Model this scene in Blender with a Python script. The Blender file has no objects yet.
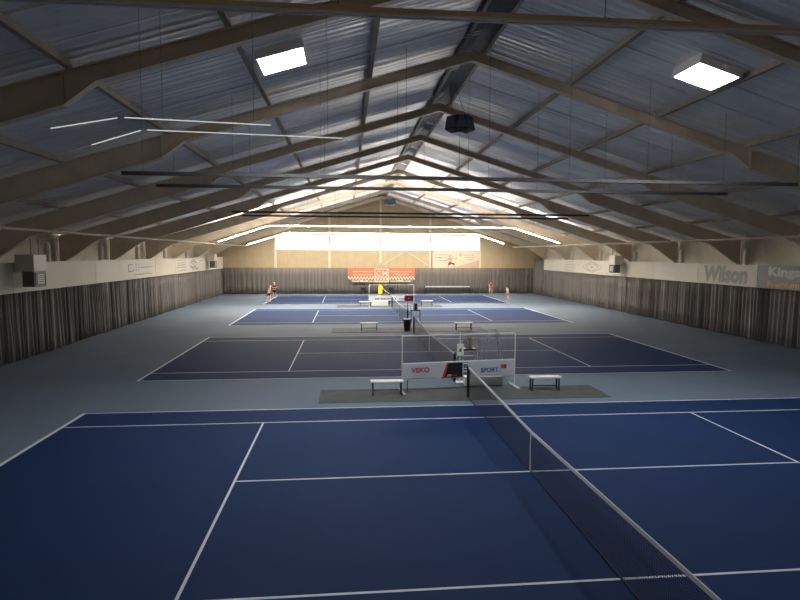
import bpy, bmesh, math, random
from mathutils import Vector, Matrix
random.seed(7)
S = bpy.context.scene
COL = S.collection
# ------------------------------------------------------------------ camera
CAMP = Vector((-4.0313, -11.6632, 4.7968))
YAW, PITCH, ROLL, FPX = 0.0955, -0.0827, 0.0040, 557.76
cy, sy, cp, sp = math.cos(YAW), math.sin(YAW), math.cos(PITCH), math.sin(PITCH)
fw = Vector((sy*cp, cy*cp, sp)); rt = Vector((cy, -sy, 0)); up = rt.cross(fw)
c_, s_ = math.cos(ROLL), math.sin(ROLL)
r2 = c_*rt + s_*up; u2 = -s_*rt + c_*up
cam = bpy.data.cameras.new('camera'); camo = bpy.data.objects.new('camera', cam); COL.objects.link(camo)
m = Matrix((( r2.x, u2.x, -fw.x, CAMP.x), (r2.y, u2.y, -fw.y, CAMP.y), (r2.z, u2.z, -fw.z, CAMP.z), (0, 0, 0, 1)))
camo.matrix_world = m
cam.sensor_width = 36; cam.sensor_fit = 'HORIZONTAL'; cam.lens = FPX/800*36; cam.clip_end = 300; cam.clip_start = .05
S.camera = camo
# ------------------------------------------------------------------ world, exposure
w = bpy.data.worlds.new('world'); S.world = w; w.use_nodes = True
w.node_tree.nodes['Background'].inputs[0].default_value = (.75, .85, 1, 1)
w.node_tree.nodes['Background'].inputs[1].default_value = 0.3
S.view_settings.view_transform = 'Standard'; S.view_settings.look = 'None'
S.view_settings.gamma = 1; S.view_settings.use_curve_mapping = False
S.view_settings.exposure = 3.25
E_WINDOW = 1.2      # daylight through the gable glazing
E_SKYLIGHT = 16.0    # daylight through the two roof lights
E_LAMP = 63.0        # lit lamp lines over the far courts
# ------------------------------------------------------------------ materials
def pmat(name, col, rough=.6, metal=0, spec=.5, noise=0, nscale=5, bump=0, bscale=30, emis=None, estr=0, alpha=1, sheen=0, coat=0):
    mt = bpy.data.materials.new(name); mt.use_nodes = True
    nt = mt.node_tree; b = nt.nodes['Principled BSDF']
    b.inputs['Base Color'].default_value = (*col, 1); b.inputs['Roughness'].default_value = rough
    b.inputs['Metallic'].default_value = metal; b.inputs['Specular IOR Level'].default_value = spec
    b.inputs['Sheen Weight'].default_value = sheen
    if emis: b.inputs['Emission Color'].default_value = (*emis, 1); b.inputs['Emission Strength'].default_value = estr
    if noise or bump:
        tc = nt.nodes.new('ShaderNodeTexCoord')
    if noise:
        n = nt.nodes.new('ShaderNodeTexNoise'); n.inputs['Scale'].default_value = nscale; n.inputs['Detail'].default_value = 5
        nt.links.new(tc.outputs['Object'], n.inputs['Vector'])
        mr = nt.nodes.new('ShaderNodeMapRange'); mr.inputs[1].default_value = .3; mr.inputs[2].default_value = .7
        mr.inputs[3].default_value = 1-noise; mr.inputs[4].default_value = 1+noise
        nt.links.new(n.outputs['Fac'], mr.inputs[0])
        mx = nt.nodes.new('ShaderNodeVectorMath'); mx.operation = 'SCALE'; mx.inputs[0].default_value = col
        nt.links.new(mr.outputs[0], mx.inputs['Scale']); nt.links.new(mx.outputs[0], b.inputs['Base Color'])
    if bump:
        n2 = nt.nodes.new('ShaderNodeTexNoise'); n2.inputs['Scale'].default_value = bscale; n2.inputs['Detail'].default_value = 3
        nt.links.new(tc.outputs['Object'], n2.inputs['Vector'])
        bp = nt.nodes.new('ShaderNodeBump'); bp.inputs['Strength'].default_value = bump; bp.inputs['Distance'].default_value = .02
        nt.links.new(n2.outputs['Fac'], bp.inputs['Height']); nt.links.new(bp.outputs[0], b.inputs['Normal'])
    return mt
def seam_mat(name, col, axis, period, seamcol=.72, rough=.7, noise=.05, width=.02):
    mt = pmat(name, col, rough, noise=noise, nscale=1.3); nt = mt.node_tree; b = nt.nodes['Principled BSDF']
    src = b.inputs['Base Color'].links[0].from_socket
    tc = nt.nodes.new('ShaderNodeTexCoord'); sx = nt.nodes.new('ShaderNodeSeparateXYZ'); nt.links.new(tc.outputs['Object'], sx.inputs[0])
    dv = nt.nodes.new('ShaderNodeMath'); dv.operation = 'DIVIDE'; dv.inputs[1].default_value = period; nt.links.new(sx.outputs[axis], dv.inputs[0])
    fr = nt.nodes.new('ShaderNodeMath'); fr.operation = 'FRACT'; nt.links.new(dv.outputs[0], fr.inputs[0])
    lt = nt.nodes.new('ShaderNodeMath'); lt.operation = 'LESS_THAN'; lt.inputs[1].default_value = width/period; nt.links.new(fr.outputs[0], lt.inputs[0])
    mr = nt.nodes.new('ShaderNodeMapRange'); mr.inputs[3].default_value = 1; mr.inputs[4].default_value = seamcol; nt.links.new(lt.outputs[0], mr.inputs[0])
    mx = nt.nodes.new('ShaderNodeVectorMath'); mx.operation = 'SCALE'; nt.links.new(src, mx.inputs[0]); nt.links.new(mr.outputs[0], mx.inputs['Scale'])
    nt.links.new(mx.outputs[0], b.inputs['Base Color'])
    return mt
M = {}
M['carpet'] = pmat('surround_carpet', (.128, .162, .208), .76, spec=.22, noise=.09, nscale=.35, bump=.25, bscale=220)
M['court'] = pmat('court_carpet', (.0085, .0275, .090), 0.76, spec=.13, noise=.07, nscale=.5, bump=.25, bscale=220)
M['line'] = pmat('line_paint', (.62, .64, .66), .6)
M['mat'] = pmat('green_mat', (.045, .055, .047), .8, noise=.2, nscale=2)
M['beige'] = seam_mat('gable_panels', (.43, .335, .20), 0, 1.0)
M['side'] = seam_mat('side_panels', (.62, .55, .42), 1, 1.2)
M['steel'] = pmat('beige_steel', (.68, .56, .42), .55, spec=.4, noise=.1, nscale=1.5)
M['purlin'] = pmat('purlin_steel', (.42, .35, .26), .7, noise=.1, nscale=2)
M['post'] = pmat('cream_post', (.62, .53, .38), .55)
M['deck'] = pmat('roof_deck', (.88, .87, .85), .38, metal=.3, noise=.08, nscale=.8)
M['ridge'] = pmat('ridge_cap', (.16, .16, .17), .6)
M['winframe'] = pmat('window_frame', (.35, .33, .30), .5)
M['white'] = pmat('white_paint', (.72, .71, .68), .5)
M['banner'] = pmat('banner_white', (.60, .545, .44), .6, noise=.04, nscale=.5)
M['banner2'] = pmat('banner_cream', (.55, .49, .385), .6, noise=.04, nscale=.5)
M['bannerdark'] = pmat('banner_dark', (.16, .15, .13), .5)
M['orange'] = pmat('banner_orange', (.66, .15, .075), .6)
M['greytext'] = pmat('grey_green_print', (.28, .29, .24), .6)
M['paleprint'] = pmat('pale_print', (.62, .60, .57), .6)
M['yellowprint'] = pmat('amber_print', (.75, .42, .10), .6)
M['darkprint'] = pmat('dark_print', (.06, .06, .07), .6)
M['redprint'] = pmat('red_print', (.55, .03, .04), .6)
M['blueprint'] = pmat('blue_print', (.04, .08, .24), .6)
M['peach'] = pmat('peach_print', (.85, .62, .45), .6)
M['skinprint'] = pmat('runner_print', (.60, .25, .16), .6)
M['brownprint'] = pmat('brown_print', (.48, .33, .22), .6)
M['panelwhite'] = pmat('barrier_white', (.50, .51, .55), .5)
M['black'] = pmat('black_plastic', (.011, .0115, .013), .45)
M['blackmetal'] = pmat('black_metal', (.03, .03, .033), .4, metal=.3)
M['galv'] = pmat('galvanised_tube', (.45, .46, .48), .35, metal=.7)
M['bluegrey'] = pmat('speaker_blue_grey', (.05, .07, .10), .5)
M['trunk'] = pmat('lamp_trunking', (.62, .50, .37), .5)
M['trunkdark'] = pmat('lamp_trunking_dark', (.045, .042, .04), .5)
M['rail'] = pmat('rail_cream', (.40, .33, .24), .8)
M['heater'] = pmat('heater_cream', (.62, .56, .46), .5)
M['heaterdark'] = pmat('heater_dark', (.09, .09, .085), .5)
M['brown'] = pmat('brown_slats', (.22, .16, .10), .6)
M['red'] = pmat('red_sign', (.75, .02, .06), .5)
M['yellow'] = pmat('yellow_cloth', (.80, .55, .02), .6)
M['skin'] = pmat('skin', (.60, .36, .26), .55)
M['net'] = pmat('net_cord', (.012, .012, .014), .8)
M['tape'] = pmat('net_tape', (.62, .62, .62), .7)
M['wood'] = pmat('bench_top', (.72, .68, .60), .5, noise=.06, nscale=4)
M['housing'] = pmat('skylight_housing', (.85, .80, .78), .55)
def curtain_mat(name, col):
    mt = pmat(name, col, .7, noise=.22, nscale=1.0, sheen=.2)
    for n in mt.node_tree.nodes:
        if n.type == 'TEX_NOISE':
            mp = mt.node_tree.nodes.new('ShaderNodeMapping'); mp.inputs['Scale'].default_value = (9, 9, .35)
            tc = [k for k in mt.node_tree.nodes if k.type == 'TEX_COORD'][0]
            mt.node_tree.links.new(tc.outputs['Object'], mp.inputs[0]); mt.node_tree.links.new(mp.outputs[0], n.inputs['Vector'])
    return mt
M['curtain'] = curtain_mat('curtain_cloth', (.125, .108, .094)); M['sidecurtain'] = curtain_mat('side_curtain_cloth', (.14, .122, .108))
def emat(name, col, st):
    mt = bpy.data.materials.new(name); mt.use_nodes = True; nt = mt.node_tree; nt.nodes.clear()
    e = nt.nodes.new('ShaderNodeEmission'); o = nt.nodes.new('ShaderNodeOutputMaterial')
    e.inputs[0].default_value = (*col, 1); e.inputs[1].default_value = st; nt.links.new(e.outputs[0], o.inputs[0]); return mt
M['sky'] = emat('skylight_daylight', (.9, .95, 1), E_SKYLIGHT)
M['glass'] = emat('frosted_daylight', (.96, .98, 1), E_WINDOW)
M['lampcover'] = emat('lit_cover', (1, .84, .62), .17)
M['lamp'] = emat('lit_tube', (1, .92, .80), E_LAMP); M['lampsoft'] = emat('lit_tube_end_line', (1, .92, .80), E_LAMP*.6)
M['rooffill'] = emat('roof_fill_glow', (1, .92, .80), E_LAMP*.5)  # glow added on top of the trunking to brighten the roof
M['reflglow'] = emat('reflection_glow', (.95, .97, 1), .06)  # faint glow standing in for lamp reflections in the glass
# ------------------------------------------------------------------ mesh helpers
class MB:
    def __init__(s): s.v = []; s.f = []; s.mi = []; s.k = 0
    def mat(s, k): s.k = k; return s
    def add(s, vs, fs):
        b = len(s.v); s.v += [tuple(v) for v in vs]
        for f in fs: s.f.append([b+i for i in f]); s.mi.append(s.k)
        return s
    def box(s, x0, x1, y0, y1, z0, z1, T=None):
        vs = [Vector((x, y, z)) for z in (z0, z1) for y in (y0, y1) for x in (x0, x1)]
        if T is not None: vs = [T @ v for v in vs]
        return s.add(vs, [(0, 2, 3, 1), (4, 5, 7, 6), (0, 1, 5, 4), (2, 6, 7, 3), (0, 4, 6, 2), (1, 3, 7, 5)])
    def rbox(s, x0, x1, y0, y1, z0, z1, b=.01, T=None):
        bm = bmesh.new(); bmesh.ops.create_cube(bm, size=1)
        for v in bm.verts: v.co = Vector(((x0+x1)/2+v.co.x*(x1-x0), (y0+y1)/2+v.co.y*(y1-y0), (z0+z1)/2+v.co.z*(z1-z0)))
        bmesh.ops.bevel(bm, geom=bm.edges[:], offset=b, segments=2, affect='EDGES', profile=.5)
        bm.verts.ensure_lookup_table()
        vs = [(T @ v.co if T is not None else v.co.copy()) for v in bm.verts]; fs = [[v.index for v in f.verts] for f in bm.faces]
        bm.free(); return s.add(vs, fs)
    def tube(s, pts, r, n=8, closed=False):
        pts = [Vector(p) for p in pts]; rings = []
        rr = r if isinstance(r, (list, tuple)) else [r]*len(pts)
        for i, p in enumerate(pts):
            if i == 0: d = pts[1]-p
            elif i == len(pts)-1: d = p-pts[i-1]
            else: d = (pts[i+1]-p).normalized()+(p-pts[i-1]).normalized()
            d.normalize(); a = Vector((0, 0, 1)) if abs(d.z) < .9 else Vector((1, 0, 0))
            u = d.cross(a).normalized(); v = d.cross(u)
            rings.append([p+rr[i]*(math.cos(2*math.pi*k/n)*u+math.sin(2*math.pi*k/n)*v) for k in range(n)])
        vs = [q for rg in rings for q in rg]; fs = []
        for i in range(len(pts)-1):
            for k in range(n): fs.append((i*n+k, i*n+(k+1) % n, (i+1)*n+(k+1) % n, (i+1)*n+k))
        fs.append(tuple(range(n))[::-1]); fs.append(tuple((len(pts)-1)*n+k for k in range(n)))
        return s.add(vs, fs)
    def prism(s, poly, f0, f1):
        """poly: 2D points; f0,f1 map a 2D point to 3D"""
        n = len(poly); vs = [f0(*p) for p in poly]+[f1(*p) for p in poly]
        fs = [tuple(range(n)), tuple(range(2*n-1, n-1, -1))]+[(i, n+i, n+(i+1) % n, (i+1) % n) for i in range(n)]
        return s.add(vs, fs)
    def sphere(s, c, r, n=12, m=8, T=None):
        vs = []; fs = []
        r = r if isinstance(r, (tuple, list)) else (r, r, r)
        for i in range(m+1):
            th = math.pi*i/m
            for k in range(n):
                ph = 2*math.pi*k/n; p = Vector((c[0]+r[0]*math.sin(th)*math.cos(ph), c[1]+r[1]*math.sin(th)*math.sin(ph), c[2]+r[2]*math.cos(th)))
                vs.append(T @ p if T is not None else p)
        for i in range(m):
            for k in range(n): fs.append((i*n+k, (i+1)*n+k, (i+1)*n+(k+1) % n, i*n+(k+1) % n))
        return s.add(vs, fs)
    def build(s, name, mats, parent=None, smooth=False):
        me = bpy.data.meshes.new(name); me.from_pydata(s.v, [], s.f)
        mats = mats if isinstance(mats, (list, tuple)) else [mats]
        for k in mats: me.materials.append(M[k] if isinstance(k, str) else k)
        for i, p in enumerate(me.polygons): p.material_index = s.mi[i]; p.use_smooth = smooth
        bm = bmesh.new(); bm.from_mesh(me); bmesh.ops.recalc_face_normals(bm, faces=bm.faces); bm.to_mesh(me); bm.free()
        me.validate(); me.update()
        o = bpy.data.objects.new(name, me); COL.objects.link(o)
        if parent is not None: o.parent = parent
        return o
def tag(o, label=None, cat=None, group=None, kind=None):
    if label: o['label'] = label
    if cat: o['category'] = cat
    if group: o['group'] = group
    if kind: o['kind'] = kind
    return o
def empty(name, loc, label, cat, group=None, rz=0):
    o = bpy.data.objects.new(name, None); COL.objects.link(o); o.location = loc; o.rotation_euler = (0, 0, rz)
    o.empty_display_size = .1
    return tag(o, label, cat, group)
def struct(mb, name, mats, smooth=False): return tag(mb.build(name, mats, None, smooth), kind='structure')
def copy_tree(o, parent=None):
    c = o.copy(); COL.objects.link(c)
    if parent is not None: c.parent = parent
    for ch in [k for k in bpy.data.objects if k.parent == o]: copy_tree(ch, c)
    return c
def text_mb(mb, body, origin, ax, az, width, height, bold=0, shear=0, depth=.004):
    """letters of given total width/height; origin = lower left, ax reading direction, az up"""
    cu = bpy.data.curves.new('t', 'FONT'); cu.body = body; cu.extrude = .5; cu.offset = bold; cu.shear = shear; cu.resolution_u = 3
    o = bpy.data.objects.new('t', cu); COL.objects.link(o); bpy.context.view_layer.update()
    me = bpy.data.meshes.new_from_object(o.evaluated_get(bpy.context.evaluated_depsgraph_get()))
    xs = [v.co.x for v in me.vertices]; ys = [v.co.y for v in me.vertices]
    x0, x1, y0, y1 = min(xs), max(xs), min(ys), max(ys)
    ax = Vector(ax); az = Vector(az); an = ax.cross(az); origin = Vector(origin)
    vs = [origin+ax*((v.co.x-x0)/(x1-x0)*width)+az*((v.co.y-y0)/(y1-y0)*height)+an*((v.co.z+.5)*depth) for v in me.vertices]
    mb.add(vs, [list(p.vertices) for p in me.polygons])
    bpy.data.objects.remove(o); bpy.data.curves.remove(cu); bpy.data.meshes.remove(me)
    return mb
def words_mb(mb, origin, ax, az, width, h, seed, depth=.004):
    """a row of print too small to read: short upright strokes grouped like words"""
    rg = random.Random(seed); ax = Vector(ax); az = Vector(az); an = ax.cross(az); o = Vector(origin); x = 0
    while x < width:
        for k in range(rg.randint(3, 8)):
            wd = h*rg.uniform(.35, .6)
            if x+wd > width: return mb
            hh = h*rg.choice([.65, .65, 1])
            p = [o+ax*x, o+ax*(x+wd), o+ax*(x+wd)+az*hh, o+ax*x+az*hh]
            mb.add(p+[q+an*depth for q in p], [(0, 1, 2, 3), (4, 5, 6, 7), (0, 1, 5, 4), (1, 2, 6, 5), (2, 3, 7, 6), (3, 0, 4, 7)])
            x += wd+h*.18
        x += h*.5
    return mb
# ================================================================== setting
CX = .2; SL = .298; RZ = 11.6
def zr(x): return RZ-SL*abs(x-CX)
XL, XR = -19.85, 20.25; YF, YB = -13.2, 55.5
struct(MB().box(XL-.3, XR+.3, YF-.3, YB+.3, -.2, 0), 'floor', 'carpet')
def side_wall(name, x, s):
    zt = zr(x)+.2
    struct(MB().box(min(x, x+s*.2), max(x, x+s*.2), YF, YB, 0, zt), name, 'side')
side_wall('wall_left', XL, -1); side_wall('wall_right', XR, 1)
# end wall behind the camera
def gable(name, y0, y1, mat):
    poly = [(XL, 0), (XR, 0), (XR, zr(XR)+.2), (CX, RZ+.2), (XL, zr(XL)+.2)]
    struct(MB().prism(poly, lambda x, z: (x, y0, z), lambda x, z: (x, y1, z)), name, mat)
gable('wall_front', YF-.2, YF, 'beige')
WX = [-12.39, -6.05, 0.03, 6.02, 12.15]; WZ0, WZ1 = 5.2, 7.0
g = MB()
A = lambda x, z: (x, YB, z); B = lambda x, z: (x, YB+.25, z)
g.prism([(XL, 0), (XR, 0), (XR, WZ0), (XL, WZ0)], A, B)
g.prism([(XL, WZ0), (WX[0], WZ0), (WX[0], WZ1), (WX[0], zr(WX[0])+.2), (XL, zr(XL)+.2)], A, B)
g.prism([(WX[-1], WZ0), (XR, WZ0), (XR, zr(XR)+.2), (WX[-1], zr(WX[-1])+.2), (WX[-1], WZ1)], A, B)
g.prism([(WX[0], WZ1), (WX[-1], WZ1), (WX[-1], zr(WX[-1])+.2), (CX, RZ+.2), (WX[0], zr(WX[0])+.2)], A, B)
struct(g, 'wall_back', 'beige')
for i in range(4):
    a, b = WX[i], WX[i+1]
    wdw = tag(bpy.data.objects.new('window_%d' % (i+1), None), kind='structure'); COL.objects.link(wdw)
    wdw.location = ((a+b)/2, YB, WZ0); L = (b-a)/2
    MB().box(-L, L, .05, .09, 0, WZ1-WZ0).build('pane', 'glass', wdw)
    f = MB().box(-L, L, -.03, .1, 0, .06).box(-L, L, -.03, .1, WZ1-WZ0-.06, WZ1-WZ0).box(-L, -L+.06, -.03, .1, .06, WZ1-WZ0-.06).box(L-.06, L, -.03, .1, .06, WZ1-WZ0-.06)
    f.build('window_frame', 'winframe', wdw)
for i, x in enumerate(WX):
    struct(MB().box(x-.13, x+.13, YB-.22, YB-.03, 0, zr(x)-.34), 'trim_%d' % (i+1), 'post')
struct(MB().box(XL, WX[0]-.13, YB-.03, YB, 5.86, 5.9).box(WX[-1]+.13, XR, YB-.03, YB, 5.86, 5.9), 'trim_6', 'winframe')
# roof deck: trapezoidal sheets, ribs running down the slope
def deck(name, s):
    ys = []; y = YF; k = 0
    rg = random.Random(3 if s > 0 else 4)
    xe = XR-CX+.25
    off = 0
    while y < YB+.3:
        sag = .03*math.sin(y*2*math.pi/3.3+s)+.014*math.sin(y*2*math.pi/1.73+2)
        for dy, dz in ((0, 0), (.06, .012), (.14, .012), (.20, 0), (.24, 0.0)):
            ys.append((y+dy, dz+sag))
        if k % 4 == 3:
            ys.append((y+.275, 0+sag)); ys.append((y+.28, .06+sag)); ys.append((y+.315, .06+sag)); ys.append((y+.32, sag))
        y += .333; k += 1
    vs = []; fs = []; n = 5
    for j, (yy, dz) in enumerate(ys):
        for i in range(n+1):
            d = xe*i/n; vs.append((CX+s*d, yy, RZ+.2-SL*d+dz))
    for j in range(len(ys)-1):
        for i in range(n): fs.append((j*(n+1)+i, j*(n+1)+i+1, (j+1)*(n+1)+i+1, (j+1)*(n+1)+i))
    o = MB().add(vs, fs); top = []
    ob = struct(o, name, 'deck')
    # outer skin so that the roof is closed
    MB().box(0, xe, YF-.3, YB+.4, .42, .5, Matrix.Translation((CX, 0, RZ-.05)) @ Matrix(((s, 0, 0, 0), (0, 1, 0, 0), (-SL, 0, 1, 0), (0, 0, 0, 1)))).build('outer_skin', 'ridge', ob)
deck('ceiling', -1); deck('ceiling', 1)
struct(MB().prism([(-.55, -.17), (0, 0), (.55, -.17), (.55, -.13), (0, .04), (-.55, -.13)], lambda a, z: (CX+a, YF, RZ+.17+z), lambda a, z: (CX+a, YB, RZ+.17+z)), 'trim_7', 'ridge')
# ================================================================== courts
YC = [0, 15.2, 31.47, 47.05]
for i, yc in enumerate(YC):
    nm = ['nearest deep navy tennis court filling the foreground', 'second tennis court from the camera, behind the sponsor barrier',
          'third tennis court, grey-blue, in front of the farthest court', 'farthest and brightest blue tennis court under the lit lamps'][i]
    c = tag(MB().box(-11.885, 11.885, yc-5.485, yc+5.485, 0.0005, .006).build('tennis_court', 'court'), nm, 'tennis court', 'tennis courts')
    l = MB(); z0, z1 = .0062, .009
    l.box(-11.885, -11.785, yc-5.485, yc+5.485, z0, z1).box(11.785, 11.885, yc-5.485, yc+5.485, z0, z1)
    for yy in (-5.46, -4.115, 4.115, 5.46): l.box(-11.785, 11.785, yc+yy-.025, yc+yy+.025, z0, z1)
    l.box(-6.425, -6.375, yc-4.09, yc+4.09, z0, z1).box(6.375, 6.425, yc-4.09, yc+4.09, z0, z1).box(-6.375, 6.375, yc-.025, yc+.025, z0, z1)
    l.box(-11.785, -11.685, yc-.025, yc+.025, z0, z1).box(11.685, 11.785, yc-.025, yc+.025, z0, z1)
    l.build('court_lines', 'line', c)
tag(MB().box(-4.95, 4.85, 6.05, 7.8, .0005, .012).build('court_mat', 'mat'), 'dark green-grey floor mat under the nearest pair of benches', 'mat', 'court mats')
tag(MB().box(-4.95, 4.7, 22.1, 24.2, .0005, .012).build('court_mat', 'mat'), 'dark grey floor mat under the benches between second and third court', 'mat', 'court mats')
tag(MB().box(-4.95, 4.7, 38.2, 40.3, .0005, .012).build('court_mat', 'mat'), 'dark grey floor mat in front of the farthest court', 'mat', 'court mats')
# ================================================================== portal frames
FY = [-5.8, 1.05, 7.42, 14.05, 20.65, 27.2, 33.85, 40.5, 47.6, 54.6]
fnames = ['behind the camera', 'nearest the camera, its peak above the picture', 'second, the first with its peak in view', 'third, just behind the hanging loudspeaker cluster', 'fourth from the camera', 'fifth from the camera', 'sixth from the camera', 'seventh from the camera', 'eighth, last before the end wall', 'against the end wall']
TOP = [(0, RZ), (19.9, RZ-SL*19.9)]
BOT = [(0, 11.27), (9.46, 8.39), (10.14, 7.87), (17.8, 5.5), (19.55, 4.33)]
def flange(mb, a, b, s, w_, t):
    d = Vector((b[0]-a[0], b[1]-a[1])); d.normalize(); n = Vector((-d.y, d.x))*t
    poly = [(a[0], a[1]), (b[0], b[1]), (b[0]+n.x, b[1]+n.y), (a[0]+n.x, a[1]+n.y)]
    mb.prism(poly, lambda x, z: (s*x, -w_/2, z), lambda x, z: (s*x, w_/2, z))
def make_frame():
    e = empty('portal_frame', (CX, 0, 0), 'x', 'roof frame', 'steel portal frames carrying the roof')
    for s in (-1, 1):
        r = MB(); poly = TOP+[(19.9, 4.33)]+BOT[::-1]
        r.prism(poly, lambda x, z: (s*x, -.012, z), lambda x, z: (s*x, .012, z))
        flange(r, TOP[0], TOP[1], s, .22, -.022)
        for i in range(4): flange(r, BOT[i], BOT[i+1], s, .22, .022)
        rf = r.build('rafter', 'steel', e)
        st = MB().prism([(10.14, 7.9), (10.17, 7.9), (10.17, 8.58), (10.14, 8.58)], lambda x, z: (s*x, -.1, z), lambda x, z: (s*x, .1, z))
        st.build('stiffener', 'steel', rf)
        c = MB().box(min(s*19.55, s*19.57), max(s*19.55, s*19.57), -.11, .11, 0, 4.33).box(min(s*19.93, s*19.95), max(s*19.93, s*19.95), -.11, .11, 0, 5.6)
        c.prism([(19.57, 0), (19.93, 0), (19.93, 4.32), (19.57, 4.32)], lambda x, z: (s*x, -.012, z), lambda x, z: (s*x, .012, z))
        c.build('column', 'steel', e)
    return e
proto = make_frame()
for i, y in enumerate(FY[1:]):
    o = proto if i == 0 else copy_tree(proto)
    o.location.y = y; o['label'] = 'beige steel roof frame spanning the hall, '+fnames[i+1]
# purlins: channel sections lying on the frames
ords = ['nearest the ridge', 'second from the ridge', 'third from the ridge', 'fourth from the ridge', 'fifth from the ridge']
for s, nm in ((-1, 'left'), (1, 'right')):
    for k in range(5):
        d = 3.45+3.27*k; x = CX+s*d; z = zr(x)
        p = MB().box(x-.035, x+.035, YF, YB, z+.03, z+.045).box(x-.012, x+.012, YF, YB, z+.03, z+.19).box(x-.07, x+.07, YF, YB, z+.0, z+.03)
        tag(p.build('roof_purlin', 'purlin'), 'long steel purlin under the %s roof slope, %s' % (nm, ords[k]), 'purlin', 'purlins running the length of the hall')
    x = CX+s*.42; z = zr(x)
    tag(MB().box(x-.015, x+.015, YF, YB, z+.05, z+.13).box(x-.05, x+.05, YF, YB, z+.022, z+.05).build('ridge_purlin', 'purlin'), 'steel ridge purlin just %s of the roof peak' % nm, 'purlin', 'twin purlins along the ridge')
# ================================================================== roof lights
def skylight(s, xc, yc, hw, label):
    ang = math.atan(SL)*s
    T = Matrix.Translation((xc, yc, zr(xc))) @ Matrix.Rotation(ang, 4, 'Y')
    e = empty('roof_skylight', (0, 0, 0), label, 'skylight', 'box skylights in the roof')
    e.matrix_world = T
    a, b, t = hw, .60, .05
    zb, zt = -.05, .29
    MB().box(-a-t, -a, -b-t, b+t, zb, zt).box(a, a+t, -b-t, b+t, zb, zt).box(-a, a, -b-t, -b, zb, zt).box(-a, a, b, b+t, zb, zt).build('housing', 'housing', e)
    MB().box(-a, a, -b, b, zb+.13, zb+.15).build('diffuser', 'sky', e)
    e.matrix_world = T
skylight(-1, -5.69, 3.65, .585, 'bright square box skylight in the left roof slope near the camera')
skylight(1, 6.09, 3.66, .60, 'bright square box skylight in the right roof slope near the camera')
# ================================================================== lamp lines
def lamp_line(y, z, xl, xr, xle, zle, xre, zre, on, label, body='trunk', lip='white', k=1., soft=False):
    e = empty('lamp_line', (0, y, z), label, 'lamp', 'lamp lines hung across the hall')
    w_, h_ = .10*k, .085*k
    def seg(a, b, name):
        A_ = Vector((a[0], 0, a[1]-z)); B_ = Vector((b[0], 0, b[1]-z)); d = B_-A_; L = d.length
        T = Matrix.Translation(A_) @ Matrix.Rotation(-math.atan2(d.z, d.x), 4, 'Y')
        m_ = MB().box(0, L, -w_/2, w_/2, 0, h_, T)
        m_.mat(1).box(0, L, -w_/2-.015, -w_/2+.012, -.02, 0, T).box(0, L, w_/2-.012, w_/2+.015, -.02, 0, T)
        if on: m_.mat(0).box(0, L, -w_/2-.01, -w_/2, h_, h_+.012, T).box(0, L, w_/2, w_/2+.01, h_, h_+.012, T)
        t_ = m_.build(name, [body, lip], e)
        MB().box(.05, L-.05, -w_/2+.014, w_/2-.014, -.030 if on else -.012, -.001, T).build('tube', ('lampsoft' if soft else 'lamp') if on else lip, t_)
        if on: MB().box(.05, L-.05, -w_/2+.005, w_/2-.005, h_+.001, h_+.006, T).build('roof_fill', 'lampcover' if soft else 'rooffill', t_)  # added strip, unseen from below, that throws extra light on the roof
    seg((xl, z), (xr, z), 'trunking')
    if xle is not None: seg((xle, zle), (xl-.02, z), 'trunking')
    if xre is not None: seg((xr+.02, z), (xre, zre), 'trunking')
    x = xl+.6
    while x < xr:
        MB().tube([(x, 0, h_), (x, 0, zr(x)+.16-z)], .004, 5).build('hanger_wire', 'blackmetal', e)
        x += 2.6
ll = lamp_line
ll(-6.2, 7.05, -9.9, 10.3, -13.4, 5.9, 13.8, 5.9, False, 'unlit lamp line crossing the top of the picture, nearest the camera', k=.6)
ll(5.7, 7.1, -10.6, 10.8, None, 5.75, None, 5.75, False, 'unlit dark lamp line before the second court, nearer of the pair', 'trunkdark', 'trunkdark')
ll(8.7, 7.1, -10.6, 10.5, None, 0, None, 0, False, 'unlit dark lamp line over the near edge of the second court, farther of the pair', 'trunkdark', 'trunkdark')
ll(21.0, 7.1, -10.5, 10.5, None, 0, None, 0, False, 'unlit dark lamp line over the far edge of the second court', 'trunkdark', 'trunkdark')
ll(24.2, 7.1, -10.5, 10.5, None, 0, None, 0, False, 'unlit dark lamp line over the near edge of the third court', 'trunkdark', 'trunkdark')
ll(36.2, 7.12, -10.5, 10.4, -14.7, 5.75, 14.7, 5.8, True, 'lit lamp line crossing the hall ahead of the farthest court', 'rail', 'lampcover')
ll(51.2, 7.06, -10.6, 10.7, -14.9, 5.75, 14.0, 6.0, True, 'lit lamp line just in front of the end windows', 'rail', 'lampcover', soft=True)
# long rails under the eaves
for s, nm, x0, z0 in ((-1, 'left', -15.4, 5.6), (1, 'right', 15.5, 5.6)):
    e = empty('eaves_rail', (x0, 20, z0), 'long cream rail running the length of the hall below the %s eaves' % nm, 'rail', 'long rails below the eaves')
    MB().box(-.05, .05, -33, 33, -.04, .05).build('rail_bar', 'rail', e)
    k = -30
    while k < 33:
        MB().box(-.02, .02, k-.03, k+.03, -.075, -.04).build('clip', 'white', e)
        k += 3
    for y in FY[1:-1]:
        MB().tube([(0, y-20, .05), (0, y-20, BOT[2][1]-.309*(abs(x0-CX)-10.14)-z0-.03)], .008, 5).build('hanger_rod', 'galv', e)
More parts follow.
